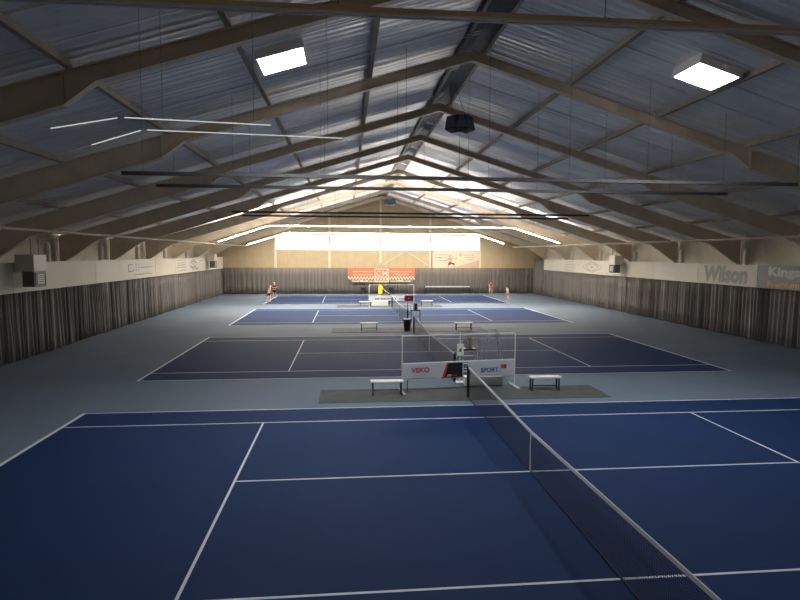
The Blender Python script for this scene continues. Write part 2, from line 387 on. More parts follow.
# two lamp reflections in the glass near the left, built as thin glowing tubes
for (y, x0, x1, xe, ze, lb) in ((-1.1, -7.95, -5.4, -9.2, 7.02, 'upper thin white lamp reflection at the left, built as a tube, kinked at its end'), (-.1, -7.9, -4.1, -8.95, 6.93, 'lower thin white lamp reflection at the left, built as a tube, kinked at its end')):
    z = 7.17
    e = empty('lamp_reflection', (0, y, z), lb, 'lamp', 'thin white lamp reflections at the left')
    MB().tube([(x0, 0, .02), (x1, 0, -.05)], .011, 6).build('tube', 'reflglow', e)
    MB().tube([(xe, 0, ze-z-.05), (x0-.12, 0, 0.01)], .011, 6).build('tube', 'reflglow', e)
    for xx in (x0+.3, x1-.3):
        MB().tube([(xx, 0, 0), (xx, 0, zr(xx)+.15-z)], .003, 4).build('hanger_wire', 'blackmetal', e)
# ================================================================== loudspeaker clusters
def cluster(x, y, z, label, mat):
    e = empty('loudspeaker_cluster', (x, y, z), label, 'loudspeaker', 'loudspeaker clusters hung from the ridge')
    for k, a in enumerate((-50, 0, 50)):
        T = Matrix.Rotation(math.radians(a), 4, 'Z') @ Matrix.Translation((0, -.30, 0)) @ Matrix.Rotation(math.radians(-14), 4, 'X')
        b = MB().rbox(-.30, .30, -.22, .22, -.28, .28, .03, T).build('speaker_box', mat, e)
        g_ = MB().box(-.26, .26, -.235, -.222, -.24, .24, T)
        g_.build('grille', 'bluegrey', b)
    MB().rbox(-.32, .32, -.2, .22, .18, .30, .02).build('mounting_frame', 'black', e)
    for sx in (-.28, .28): MB().tube([(sx, 0, .28), (sx*.3+(CX-x), -.3, RZ-z-.02)], .008, 5).build('hanger_cable', 'blackmetal', e)
    MB().tube([(0, -.1, -.2), (0, -.1, -3.2)], .006, 5).build('cable', 'blackmetal', e)
cluster(.55, 11.2, 10.02, 'black loudspeaker cluster hanging below the ridge in the middle foreground', 'black')
cluster(.35, 45, 9.95, 'small dark loudspeaker cluster hanging high before the end wall', 'bluegrey')
# ================================================================== wall heaters
def heater(s, xin, y0, label):
    e = empty('wall_heater', (xin, y0, 3.25), label, 'heater', 'boxy heaters hung over the side banners')
    q = -1 if s < 0 else 1   # away from the hall
    bx = lambda mb, a, b, *r: mb.rbox(min(q*a, q*b), max(q*a, q*b), *r, b=.015)
    bx(MB(), 0, .78, 0, 1.05, .72, 1.45).build('upper_housing', 'heater', e)
    lo = bx(MB(), .02, .5, .0, 1.0, .04, .72).build('fan_housing', 'heaterdark', e)
    MB().box(min(0, -q*.02), max(0, -q*.02), .06, .10, .1, .66).box(min(0, -q*.02), max(0, -q*.02), .86, .9, .1, .66).box(min(0, -q*.02), max(0, -q*.02), .1, .86, .1, .14).box(min(0, -q*.02), max(0, -q*.02), .1, .86, .62, .66).build('grille_frame', 'black', lo)
    for k in range(5):
        MB().box(min(q*.01, -q*.03), max(q*.01, -q*.03), .2, .75, .18+.09*k, .22+.09*k).build('louvre', 'white', lo)
    for yy in (.2, .8): MB().tube([(q*.2, yy, 1.45), (q*.2, yy, 2.15)], .025, 8).build('hanger_rod', 'rail', e)
heater(-1, -17.5, 13.9, 'cream box heater with dark fan housing over the left banners, nearest the camera')
heater(-1, -17.5, 47.2, 'cream box heater over the left banners near the far corner')
heater(1, 17.85, 32.3, 'cream box heater over the right banners')
# wall pipes
for i, y in enumerate([12, 18.2, 24.4, 30.5, 36.6, 43]):
    tag(MB().tube([(-19.1, y, 0), (-19.1, y, 5.15), (-19.1, y, 5.3)], [.15, .15, .08], 12).build('wall_pipe', 'heater', smooth=False), 'pale upright wall pipe behind the left banners, %s from the camera' % ['first', 'second', 'third', 'fourth', 'fifth', 'sixth'][i], 'pipe', 'upright pipes along the side walls')
for i, y in enumerate([13, 19.2, 25.6, 31.9, 38.2, 44.6]):
    tag(MB().tube([(19.4, y, 0), (19.4, y, 5.05), (19.4, y, 5.2)], [.15, .15, .08], 12).build('wall_pipe', 'heater'), 'pale upright wall pipe behind the right banners, %s from the camera' % ['first', 'second', 'third', 'fourth', 'fifth', 'sixth'][i], 'pipe', 'upright pipes along the side walls')
# brace and disc on end wall
e = empty('wall_brace', ((WX[2]+WX[3])/2, YB-.3, 3.3), 'crossed steel rods bracing the third end window bay', 'brace')
L = 2.95
MB().tube([(-L, 0, 3.7), (L, 0, 0)], .03, 6).build('brace_rod', 'post', e); MB().tube([(-L, .07, 0), (L, .07, 3.7)], .03, 6).build('brace_rod', 'post', e)
tag(MB().tube([(0.07, YB-.26, 3.35), (0.07, YB-.34, 3.35)], .36, 20).tube([(0.07, YB-.34, 3.35), (0.07, YB-.36, 3.35)], .2, 16).build('wall_disc', 'rail'), 'round pale disc on the end wall post above the orange banner', 'disc')
# ================================================================== curtains
def curtain(name, a, b, z0, z1, nrm, seed, label, amp=.15, per=.24, mt='sidecurtain'):
    rg = random.Random(seed); a = Vector(a); b = Vector(b); d = b-a; L = d.length; d.normalize(); n = Vector(nrm)
    xs = []; x = 0; folds = []
    while x < L:
        p = per*rg.uniform(.55, 1.6); folds.append((x, p, rg.uniform(.45, 1.1), rg.uniform(-.12, .12))); x += p
    rows = [0, .3, .7, 1]; vs = []; cols = []
    for (x, p, am, lean) in folds:
        for q in range(6):
            t = q/6; cols.append((x+p*t, am*(.5-.5*math.cos(2*math.pi*t)), lean*math.sin(math.pi*t), p))
    for (cx, h, ln, p) in cols:
        for r in rows:
            off = h*amp*(1.25-.55*r)+(.03*math.sin(cx*.9)); u = min(max(cx+ln*(1-r), 0), L)
            P = a+d*u+n*off; vs.append((P.x, P.y, z0+(z1-z0)*r+(.02*math.sin(cx*3.1) if r == 0 else 0)+0.0))
    m_ = len(rows); fs = [(j*m_+i, (j+1)*m_+i, (j+1)*m_+i+1, j*m_+i+1) for j in range(len(cols)-1) for i in range(m_-1)]
    o = MB().add(vs, fs).build(name, mt, smooth=True)
    sd = o.modifiers.new('s', 'SOLIDIFY'); sd.thickness = .006
    return tag(o, label, 'curtain')
curtain('curtain', (-18.56, -12.9, 0), (-18.56, 55.0, 0), .035, 3.02, (1, 0, 0), 1, 'long grey-brown folded curtain along the left side below the white banners')
curtain('curtain', (19.0, -12.9, 0), (19.0, 51.4, 0), .035, 2.98, (-1, 0, 0), 2, 'long grey-brown folded curtain along the right side below the banners')
curtain('curtain', (18.9, 51.45, 0), (18.9, 54.9, 0), .035, 4.22, (-1, 0, 0), 3, 'tall curtain piece in the far right corner, higher than its neighbours')
curtain('curtain', (-18.35, 55.1, 0), (18.8, 55.1, 0), .035, 3.1, (0, -1, 0), 4, 'grey-brown folded curtain across the end wall behind the farthest court', .07, .42, 'curtain')
# ================================================================== side banners
def lbanner(y0, y1, mat, label):
    o = MB().box(-18.36, -18.33, y0, y1, 3.03, 4.35).build('side_banner', mat); return tag(o, label, 'banner', 'banners above the side curtains')
def rbanner(y0, y1, mat, label):
    o = MB().box(18.79, 18.82, y0, y1, 2.99, 4.25).build('side_banner', mat); return tag(o, label, 'banner', 'banners above the side curtains')
LA, UP = (0, 1, 0), (0, 0, 1); RA = (0, -1, 0)
lbanner(7.5, 13.78, 'banner2', 'blank cream banner at the left edge of the picture')
lbanner(13.8, 21.78, 'banner2', 'blank cream banner behind the near left heater')
b = lbanner(21.8, 31.88, 'banner', 'white left banner with a square bracket and dots logo')
lg = MB(); xx = -18.328
def lrect(mb, y0, y1, z0, z1, x=-18.33): mb.box(x, x+.004, y0, y1, z0, z1)
lrect(lg, 26.6, 26.75, 3.5, 4.05); lrect(lg, 26.6, 27.5, 3.95, 4.05); lrect(lg, 26.6, 27.5, 3.5, 3.6); lrect(lg, 27.4, 27.5, 3.6, 3.7)
for yy in (27.9, 28.4):
    for zz in (3.55, 3.75, 3.95): lrect(lg, yy, yy+.2, zz, zz+.1)
words_mb(lg, (-18.33, 27.5, 3.28), LA, UP, 3.6, .07, 5); words_mb(lg, (-18.33, 28.8, 3.75), LA, UP, 2.4, .06, 6)
lg.build('printed_logo', 'greytext', b)
lbanner(31.9, 36.83, 'banner2', 'blank cream banner in the middle of the left row')
b = lbanner(36.85, 44.18, 'banner', 'white left banner with stacked text lines and a diamond emblem')
lg = MB()
for k, zz in enumerate((4.1, 3.9, 3.72, 3.52, 3.25)): words_mb(lg, (-18.33, 37.3, zz), LA, UP, 2.6, .07, 10+k)
lg.build('printed_text', 'greytext', b)
def diamond(mb, x, sx, yc, zc, w_, h_):
    T = lambda a, z: (x, yc+a, zc+z); T2 = lambda a, z: (x+sx*.004, yc+a, zc+z)
    for sa in (-1, 1):
        for sz in (-1, 1):
            for k in (0, 1):
                g0 = .12*w_; a0 = w_*(1-k*.3); b0 = h_*(1-k*.3); tt = .11*h_
                mb.prism([(sa*g0*.3, sz*b0), (sa*(a0-g0), sz*h_*.16), (sa*(a0-g0), sz*(h_*.16-tt*.8)), (sa*g0*.3, sz*(b0-tt*1.6))], T, T2)
    mb.prism([(0, .22*h_), (.14*w_, 0), (0, -.22*h_), (-.14*w_, 0)], T, T2)
b2 = MB(); diamond(b2, -18.33, 1, 42.3, 3.75, 1.5, .5); words_mb(b2, (-18.33, 43.0, 3.3), LA, UP, 1.1, .1, 20); b2.build('printed_emblem', 'darkprint', b)
b = lbanner(44.2, 51.3, 'banner', 'cream left banner with a small text block near the far heater')
words_mb(MB(), (-18.33, 44.6, 4.0), LA, UP, 1.6, .08, 21).build('printed_text', 'greytext', b)
lbanner(51.32, 54.9, 'banner', 'blank cream banner in the far left corner')
# right
b = rbanner(9.5, 17.42, 'bannerdark', 'dark grey banner reading Kings and Premium at the right edge')
text_mb(MB(), 'Kings', (18.79, 16.62, 3.52), RA, UP, 2.15, .66, .045).build('printed_word', 'paleprint', b)['label'] = 'pale word on dark banner'
text_mb(MB(), 'Premium', (18.79, 16.66, 3.10), RA, UP, 2.16, .34, .03).build('printed_word', 'yellowprint', b)['label'] = 'amber word on dark banner'
b = rbanner(17.45, 22.78, 'banner', 'white banner with the large grey word Wilson')
text_mb(MB(), 'Wilson', (18.79, 22.1, 3.12), RA, UP, 3.9, 1.05, .05, .12).build('printed_word', 'greytext', b)
rbanner(22.8, 28.03, 'banner', 'blank white banner just left of the Wilson banner')
rbanner(28.05, 34.4, 'banner2', 'blank cream banner beside the right heater')
b = rbanner(34.42, 42.6, 'banner', 'white right banner with a green-grey diamond emblem')
b2 = MB(); diamond(b2, 18.79, -1, 38.6, 3.62, 2.3, .52); words_mb(b2, (18.79, 37.4, 3.12), RA, UP, 2.2, .07, 22); b2.build('printed_emblem', 'greytext', b)
b = rbanner(42.62, 51.35, 'banner', 'pale banner with small text lines near the far right corner')
lg = MB()
for k, zz in enumerate((4.05, 3.7, 3.45, 3.15)): words_mb(lg, (18.79, 45.0, zz), RA, UP, 2.2, .08, 30+k)
lg.build('printed_text', 'greytext', b)
# ================================================================== end wall banners
XA = (1, 0, 0); yb = 54.82
e = empty('sponsor_banner', (0, yb, 0), 'orange banner with C M logo hanging on the end curtain', 'banner')
MB().box(-3.88, 4.13, 0, .03, 1.9, 3.1).build('banner_cloth', 'orange', e)
ck = MB()
n = 44; wv = 8.01/n
for i in range(n):
    ck.mat(0 if i % 2 else 1).box(-3.88+i*wv, -3.88+(i+1)*wv, 0, .03, 1.9-.17, 1.9).mat(1 if i % 2 else 0).box(-3.88+i*wv, -3.88+(i+1)*wv, -.002, 0, 1.9-.0, 1.9+.17)
ck.build('chequered_band', ['peach', 'brown'], e)
lx = MB()
for (a0, a1, b0, b1) in ((-.72, .98, 2.9, 3.0), (-.72, .98, 2.0, 2.06), (-.72, -.62, 1.4, 2.9), (.88, .98, 1.4, 2.9), (-.72, .98, 1.4, 1.5)): lx.box(a0, a1, -.02, -.004, b0, b1)
text_mb(lx, 'C', (-.5, -.004, 2.15), XA, UP, .5, .62, .015, depth=.016); text_mb(lx, 'M', (.2, -.004, 2.15), XA, UP, .6, .62, .015, depth=.016); lx.box(.0, .09, -.02, -.004, 2.42, 2.52)
lx.build('printed_logo', 'peach', e)['label'] = 'C M letters in a pale square frame'
MB().box(-.62, .88, 0, .02, 1.5, 1.73).build('logo_backing', 'brownprint', e)
lx = MB(); words_mb(lx, (-3.3, 0, 2.6), XA, UP, 2.4, .16, 40); words_mb(lx, (-3.3, 0, 2.25), XA, UP, 2.4, .13, 41); words_mb(lx, (1.2, 0, 2.6), XA, UP, 2.5, .14, 42); words_mb(lx, (1.5, 0, 2.28), XA, UP, 2.0, .13, 43)
lx.build('printed_text', 'peach', e)
MB().box(-3.6, -.73, .005, .02, 1.38, 1.72).build('lower_strip', 'brown', e); MB().box(.99, 3.9, .005, .02, 1.38, 1.72).build('lower_strip', 'brown', e)
lx = MB(); words_mb(lx, (-3.35, .004, 1.45), XA, UP, 2.6, .2, 44); words_mb(lx, (1.2, .004, 1.45), XA, UP, 2.4, .2, 45); lx.build('printed_text', 'white', e)
# runner banner
e = empty('runner_banner', (6.3, 55.22, 3.08), 'beige banner with a running figure under the fourth end window', 'banner')
MB().box(0, 5.75, 0, .03, 0, 2.05).build('banner_cloth', pmat('banner_sand', (.60, .47, .33), .6), e)
F0 = lambda x, z: (x, -.008, z); F1 = lambda x, z: (x, 0, z)
MB().prism([(2.3, 0), (5.75, 1.0), (5.75, 0)], F0, F1).build('printed_hill', 'brownprint', e)
G0 = lambda x, z: (x, -.014, z); G1 = lambda x, z: (x, -.002, z)
r_ = MB()
r_.prism([(2.0, .72), (2.28, .72), (2.42, 1.2), (2.3, 1.3), (1.98, 1.25)], G0, G1)
r_.prism([(2.12+.13*math.cos(k*.785), 1.47+.16*math.sin(k*.785)) for k in range(8)], G0, G1)
for q in ([(2.4, 1.22), (2.72, 1.0), (3.0, 1.2), (2.98, 1.32), (2.72, 1.1), (2.38, 1.3)], [(2.0, 1.25), (1.7, 1.1), (1.78, .8), (1.86, .82), (1.82, 1.05), (2.05, 1.15)], [(1.95, .35), (2.05, .35), (1.95, .02), (1.8, .02)], [(2.55, .38), (2.72, .4), (2.75, .02), (2.6, .02)]): r_.prism(q, G0, G1)
r_.build('printed_runner', 'skinprint', e)
r_ = MB().prism([(1.98, .74), (2.28, .74), (2.75, .55), (2.7, .36), (2.3, .5), (2.05, .34), (1.9, .38)], G0, G1); r_.build('printed_shorts', 'darkprint', e)
lx = MB(); words_mb(lx, (.3, 0, 1.55), XA, UP, 1.7, .11, 50); words_mb(lx, (.3, 0, 1.2), XA, UP, 1.45, .13, 51); words_mb(lx, (.35, 0, .85), XA, UP, 1.4, .12, 52); words_mb(lx, (3.9, 0, 1.55), XA, UP, 1.3, .08, 53); words_mb(lx, (3.9, 0, 1.25), XA, UP, 1.3, .08, 54); words_mb(lx, (4.1, 0, .98), XA, UP, 1.0, .08, 55)
for k in range(10):
    a0, a1 = k*.628, (k+1)*.628
    lx.prism([(3.4+.14*math.cos(a0), 1.6+.17*math.sin(a0)), (3.4+.14*math.cos(a1), 1.6+.17*math.sin(a1)), (3.4+.09*math.cos(a1), 1.6+.11*math.sin(a1)), (3.4+.09*math.cos(a0), 1.6+.11*math.sin(a0))], G0, G1)
lx.build('printed_text', 'blueprint', e)
# ================================================================== nets
def make_net():
    e = empty('tennis_net', (0, 0, 0), 'x', 'tennis net', 'tennis nets')
    H = 6.4
    def top(y): return .914+(1.055-.914)*abs(y)/H
    c = MB(); wd = .0045
    ny = int(2*H/.042)
    for k in range(ny+1):
        y = -H+2*H*k/ny; zt = top(y)-.03
        c.add([(0, y-wd, .02), (0, y+wd, .02), (0, y+wd, zt), (0, y-wd, zt)], [(0, 1, 2, 3)])
    nz = 22
    for k in range(nz+1):
        f = k/nz
        for sgn in (-1, 1):
            z_0 = .02+(top(0)-.05)*f; z_1 = .02+(top(H)-.05)*f
            c.add([(.001, 0, z_0-wd), (.001, sgn*H, z_1-wd), (.001, sgn*H, z_1+wd), (.001, 0, z_0+wd)], [(0, 1, 2, 3)])
    c.build('net_mesh', 'net', e)
    for nm, mt, d0, d1, t in (('top_tape', 'tape', -.055, .012, .009),):
        q = MB()
        for sgn in (-1, 1):
            a0, a1 = top(0), top(H)
            q.add([(-t, 0, a0+d0), (t, 0, a0+d0), (t, 0, a0+d1), (-t, 0, a0+d1), (-t, sgn*H, a1+d0), (t, sgn*H, a1+d0), (t, sgn*H, a1+d1), (-t, sgn*H, a1+d1)],
                  [(0, 1, 5, 4), (1, 2, 6, 5), (2, 3, 7, 6), (3, 0, 4, 7), (4, 5, 6, 7), (0, 3, 2, 1)])
        q.build(nm, mt, e)
    MB().box(-.01, .01, -H, H, .012, .035).build('bottom_cord', 'net', e)
    MB().box(-.012, .012, -.03, .03, .012, .914).build('centre_strap', 'tape', e)
    for s in (-1, 1):
        p = MB().rbox(-.045, .045, s*H-.045, s*H+.045, .0, 1.07, .01).build('net_post', 'black', e)
        MB().box(.045, .09, s*H-.03, s*H+.03, .75, .95).build('winder', 'galv', p)
    return e
net = make_net()
nl = ['nearest tennis net with white top tape and centre strap crossing the foreground', 'second tennis net running away behind the sponsor barrier', 'third tennis net behind the black bin', 'farthest tennis net beyond the third court']
for i, y in enumerate(YC):
    o = net if i == 0 else copy_tree(net)
    o.location = (0, y, .001); o['label'] = nl[i]
# mini net by end curtain
e = empty('mini_net', (8.0, 54.2, 0), 'low portable net standing before the end curtain', 'net')
hw = 2.75
for s in (-1, 1): MB().tube([(s*hw, 0, .03), (s*hw, 0, .95)], .055, 8).box(s*hw-.03, s*hw+.03, -.3, .3, .001, .05).build('post', 'blackmetal', e)
MB().box(-hw, hw, -.02, .02, .84, .95).build('top_tape', 'tape', e)
q = MB()
for k in range(70): x = -hw+2*hw*k/69; q.add([(x-.012, 0, .2), (x+.012, 0, .2), (x+.012, 0, .84), (x-.012, 0, .84)], [(0, 1, 2, 3)])
for k in range(9): z = .2+.08*k; q.add([(-hw, 0, z-.005), (hw, 0, z-.005), (hw, 0, z+.005), (-hw, 0, z+.005)], [(0, 1, 2, 3)])
q.build('net_mesh', 'net', e)
# ================================================================== benches
def make_bench():
    e = empty('bench', (0, 0, .012), 'x', 'bench', 'low benches between the courts')
    MB().rbox(-.56, .56, -.16, .16, .44, .49, .008).build('seat', 'wood', e)
    for sx in (-.48, .48):
        for sy in (-.12, .12): MB().box(sx-.022, sx+.022, sy-.022, sy+.022, 0, .44).build('leg', 'blackmetal', e)
        MB().box(sx-.015, sx+.015, -.1, .1, .12, .15).build('stretcher', 'blackmetal', e)
    MB().box(-.46, .46, .095, .125, .12, .15).build('stretcher', 'blackmetal', e)
    return e
bn = make_bench()
for i, (x, y, lb) in enumerate([(-2.68, 6.98, 'low white bench on the mat left of the sponsor barrier'), (2.93, 7.2, 'low pale bench with dark legs right of the sponsor barrier'),
        (-2.65, 23.0, 'low white bench left of the black bin'), (3.3, 22.75, 'low white bench right of the second net in the gap before the third court'),
        (-2.35, 38.6, 'low white bench left of the far barrier'), (3.35, 39.3, 'low white bench right of the far barrier')]):
    o = bn if i == 0 else copy_tree(bn); o.location = (x, y, .012); o['label'] = lb
# ================================================================== sponsor barriers
def barrier(loc, rz, W, label, far=False):
    e = empty('sponsor_barrier', loc, label, 'barrier', 'tube framed barriers with banners', rz)
    hw = W/2
    for s in (-1, 1):
        MB().tube([(s*hw, 0, .04), (s*hw, 0, 1.96)], .02, 8).build('post', 'white', e)
        MB().rbox(s*hw-.04, s*hw+.04, -.42, .42, .001, .045, .01).build('foot', 'white', e)
    MB().tube([(-hw, 0, 1.96), (hw, 0, 1.96)], .02, 8).build('top_rail', 'white', e)
    MB().tube([(-hw, 0, 1.0), (hw, 0, 1.0)], .018, 8).build('middle_rail', 'white', e)
    MB().tube([(-hw+.2, .03, .0), (-hw+.2, .03, 1.0)], .015, 6).build('inner_post', 'blackmetal', e)
    return e, hw
br, hw = barrier((-.06, 7.52, .012), math.atan2(.55, 4.15), 4.19, 'white tube barrier with two sponsor banners beside the nearest net post')
def panel(x0, x1, z0, z1, mat, nm='banner_panel', y=-.03): o = MB().box(x0, x1, y, y+.02, z0, z1).build(nm, mat, br); o.location.z = -.13; return o
p1 = panel(-hw+.02, .13, .56, 1.12, 'panelwhite'); p1['label'] = 'white banner panel reading VEKO with a dark LED field'
text_mb(MB(), 'VEKO', (-1.78, -.03, .80), XA, UP, .66, .18, .03, depth=.006).build('printed_word', 'redprint', p1)
words_mb(MB(), (-1.68, -.03, .70), XA, UP, .5, .03, 60).build('printed_text', 'greytext', p1)
words_mb(MB(), (-1.9, -.03, .585), XA, UP, 1.0, .025, 61).build('printed_text', 'darkprint', p1)
H0 = lambda x, z: (x, -.036, z); H1 = lambda x, z: (x, -.03, z)
MB().prism([(-.68, .56), (-.55, .56), (-.4, 1.12), (-.47, 1.12)], H0, H1).build('printed_stripe', 'redprint', p1)
MB().prism([(-.58, .58), (.09, .58), (.09, 1.1), (-.43, 1.1)], lambda x, z: (x, -.038, z), H1).build('printed_field', 'black', p1)
text_mb(MB(), 'LED', (-.48, -.038, .62), XA, UP, .17, .07, .03, depth=.004).build('printed_word', 'white', p1)
words_mb(MB(), (-.27, -.038, .63), XA, UP, .2, .045, 63).build('printed_text', 'redprint', p1)
p2 = panel(.30, hw-.02, .56, 1.12, 'panelwhite'); p2['label'] = 'pale banner panel reading SPORT in blue'
text_mb(MB(), 'SPORT', (.78, -.03, .70), XA, UP, .68, .17, .03, depth=.006).build('printed_word', 'blueprint', p2)
MB().box(1.47, 1.5, -.036, -.03, .7, .73).box(1.53, 1.56, -.036, -.03, .7, .73).box(1.66, 1.76, -.036, -.03, .82, .97).build('printed_marks', 'darkprint', p2)
MB().box(1.54, 1.66, -.036, -.03, .82, .97).build('printed_square', 'redprint', p2)
words_mb(MB(), (1.0, -.03, .6), XA, UP, .9, .03, 64).build('printed_text', 'greytext', p2)
br2, hw = barrier((.05, 39.0, .012), 0, 4.1, 'far tube barrier with a pale lettered banner before the farthest court')
p3 = MB().box(-hw, hw, -.03, -.01, .5, .92).build('banner_panel', 'panelwhite', br2)
text_q = MB(); words_mb(text_q, (-1.5, -.03, .62), XA, UP, 2.0, .2, 70); words_mb(text_q, (.7, -.03, .62), XA, UP, 1.1, .2, 71); text_q.build('printed_text', 'darkprint', p3)
# yellow cloth on far barrier
y_ = MB()
for sy in (-1, 1):
    y_.prism([(-.2, 1.2+.05*sy), (.18, 1.17), (.2, 1.82), (.08, 2.0), (-.12, 2.0), (-.18, 1.82)], lambda x, z: (x-.98, 39.0+sy*.03, z), lambda x, z: (x-.98, 39.0+sy*.045, z))
y_.box(-1.1, -.9, 38.955, 39.045, 1.995, 2.01)
tag(y_.build('yellow_towel', 'yellow'), 'yellow cloth hanging over the top rail of the far barrier', 'towel')
# white boxes
for (x0, x1, y0, y1, z1, lb) in ((.24, 1.62, 7.95, 8.25, .34, 'long white storage box behind the nearest sponsor barrier'), (-1.75, -.25, 39.5, 39.9, .42, 'long white storage box behind the far barrier')):
    e = empty('storage_box', ((x0+x1)/2, y0, .013), lb, 'box', 'white storage boxes')
    L = (x1-x0)/2
    MB().rbox(-L, L, 0, y1-y0, 0, z1-.05, .01).build('box_body', 'white', e); MB().rbox(-L-.015, L+.015, -.015, y1-y0+.015, z1-.05, z1, .01).build('lid', 'wood', e)
# umpire chairs
def umpire(x, y, label, slab, k=1.):
    e = empty('umpire_chair', (x, y, .02), label, 'umpire chair', 'tall umpire chairs')
    for sx in (-.3, .3):
        MB().tube([(sx*1.15, -.42, 0), (sx*.85, -.12, 1.12)], .02, 8).build('leg', 'galv', e)
        MB().tube([(sx*1.15, .42, 0), (sx*.85, .12, 1.12)], .02, 8).build('leg', 'galv', e)
        pts = [(sx*1.1, -.16, 1.0)]+[(sx*1.1-math.copysign(.12*(1-math.cos(t)), sx), -.16, 1.43+.13*math.sin(t)) for t in [k2*math.pi/8 for k2 in range(9)]]+[(sx*1.1-math.copysign(.24, sx), -.1, 1.15)]
        MB().tube(pts, .022, 8).build('armrest', 'galv', e)
    for z in (.3, .6, .88): MB().box(-.31+z*.04, .31-z*.04, -.38+.26*z/1.1, -.32+.26*z/1.1, z, z+.03).build('step', 'galv', e)
    MB().rbox(-.25, .25, -.2, .2, 1.10, 1.16, .015).build('seat', 'blackmetal', e)
    b_ = MB().rbox(-.12, .12, .12, .16, 1.16, 1.55, .012)
    b_.build('backrest', slab, e)
umpire(.66, 9.25, 'tall chrome umpire chair with brown backrest behind the nearest barrier', 'brown')
umpire(.42, 24.1, 'tall umpire chair with black backrest between second and third nets', 'black')
# A-frame
e = empty('tube_stand', (1.5, 8.95, .001), 'thin dark A-shaped tube stand behind the SPORT banner', 'stand')
for yy in (-.25, .25):
    MB().tube([(-.45, yy*1.6, 0), (-.16, yy*.3, 1.85), (-.08, yy*.2, 1.94), (.08, yy*.2, 1.94), (.16, yy*.3, 1.85), (.45, yy*1.6, 0)], .018, 8).build('side_frame', 'galv', e)
MB().tube([(-.34, .25, .7), (-.34, -.25, .7)], .012, 6).tube([(.34, .25, .7), (.34, -.25, .7)], .012, 6).build('cross_bar', 'galv', e)
# score post
e = empty('score_post', (.09, 8.4, .001), 'thin white post with a small white number box near the barrier centre', 'post')
e.location = (.17, 8.62, .001)
MB().tube([(0, 0, 0), (0, 0, 1.9)], .018, 8).build('pole', 'white', e); MB().rbox(-.15, .15, -.15, .15, 0, .03, .008).build('base', 'white', e)
bx_ = MB().rbox(-.12, .12, -.07, -.02, 1.02, 1.46, .01).build('number_box', 'white', e); MB().box(-.04, .04, -.076, -.07, 1.16, 1.3).build('dark_mark', 'darkprint', bx_)
# bin, red sign
e = empty('waste_bin', (-.28, 22.75, .012), 'black waste bin beside the second net post', 'bin')
MB().tube([(0, 0, 0), (0, 0, .66)], [.19, .25], 16).build('bin_body', 'black', e); MB().tube([(0, 0, .66), (0, 0, .72)], .28, 16).build('rim', 'black', e)
e = empty('red_sign', (-.2, 23.25, .013), 'red square sign on a thin dark pole behind the black bin', 'sign')
MB().tube([(0, 0, 0), (0, 0, 1.9)], .02, 8).build('pole', 'blackmetal', e); MB().rbox(-.18, .18, -.18, .18, 0, .03, .01).build('base', 'blackmetal', e)
pl = MB().rbox(-.2, .36, -.045, -.02, 1.80, 2.18, .01).build('sign_plate', 'red', e)
MB().box(0, .12, -.05, -.045, 1.95, 2.03).build('printed_mark', 'peach', pl)
# dark objects by end curtain
def ball_cart(x, y, label):
    e = empty('ball_cart', (x, y, .001), label, 'ball cart', 'dark ball carts before the end curtain')
    for sx in (-.25, .25):
        for sy in (-.18, .18): MB().tube([(sx, sy, .06), (sx*1.1, sy, .95)], .018, 6).sphere((sx, sy, .05), .05, 8, 6).build('leg', 'blackmetal', e)
    MB().rbox(-.3, .3, -.22, .22, .45, .85, .04).build('basket', 'black', e)
    MB().tube([(-.28, .18, .95), (-.28, .25, 1.15), (.28, .25, 1.15), (.28, .18, .95)], .018, 6).build('handle', 'blackmetal', e)
ball_cart(-2.1, 54.3, 'dark ball cart before the end curtain, under the left of the orange banner')
ball_cart(1.2, 54.3, 'dark ball cart before the end curtain, under the logo of the orange banner')
ball_cart(.2, 54.25, 'dark ball cart before the end curtain, just right of the yellow cloth')
# ================================================================== people
def skin_mesh(name, verts, edges, mat, parent, sub=1):
    """verts: list of (x,y,z,r)"""
    me = bpy.data.meshes.new(name); me.from_pydata([v[:3] for v in verts], edges, [])
    o = bpy.data.objects.new(name, me); COL.objects.link(o)
    sk = o.modifiers.new('skin', 'SKIN'); sk.use_smooth_shade = True
    if not me.skin_vertices: pass
    for i, v in enumerate(verts):
        rr = v[3]; rr = rr if isinstance(rr, tuple) else (rr, rr)
        me.skin_vertices[0].data[i].radius = rr; me.skin_vertices[0].data[i].use_root = (i == 0)
    sb = o.modifiers.new('sub', 'SUBSURF'); sb.levels = sub; sb.render_levels = sub
    bpy.context.view_layer.update()
    m2 = bpy.data.meshes.new_from_object(o.evaluated_get(bpy.context.evaluated_depsgraph_get()))
    m2.name = name; bpy.data.objects.remove(o); bpy.data.meshes.remove(me)
    m2.materials.clear(); m2.materials.append(M[mat] if isinstance(mat, str) else mat)
    for p in m2.polygons: p.use_smooth = True
    o2 = bpy.data.objects.new(name, m2); COL.objects.link(o2); o2.parent = parent
    return o2
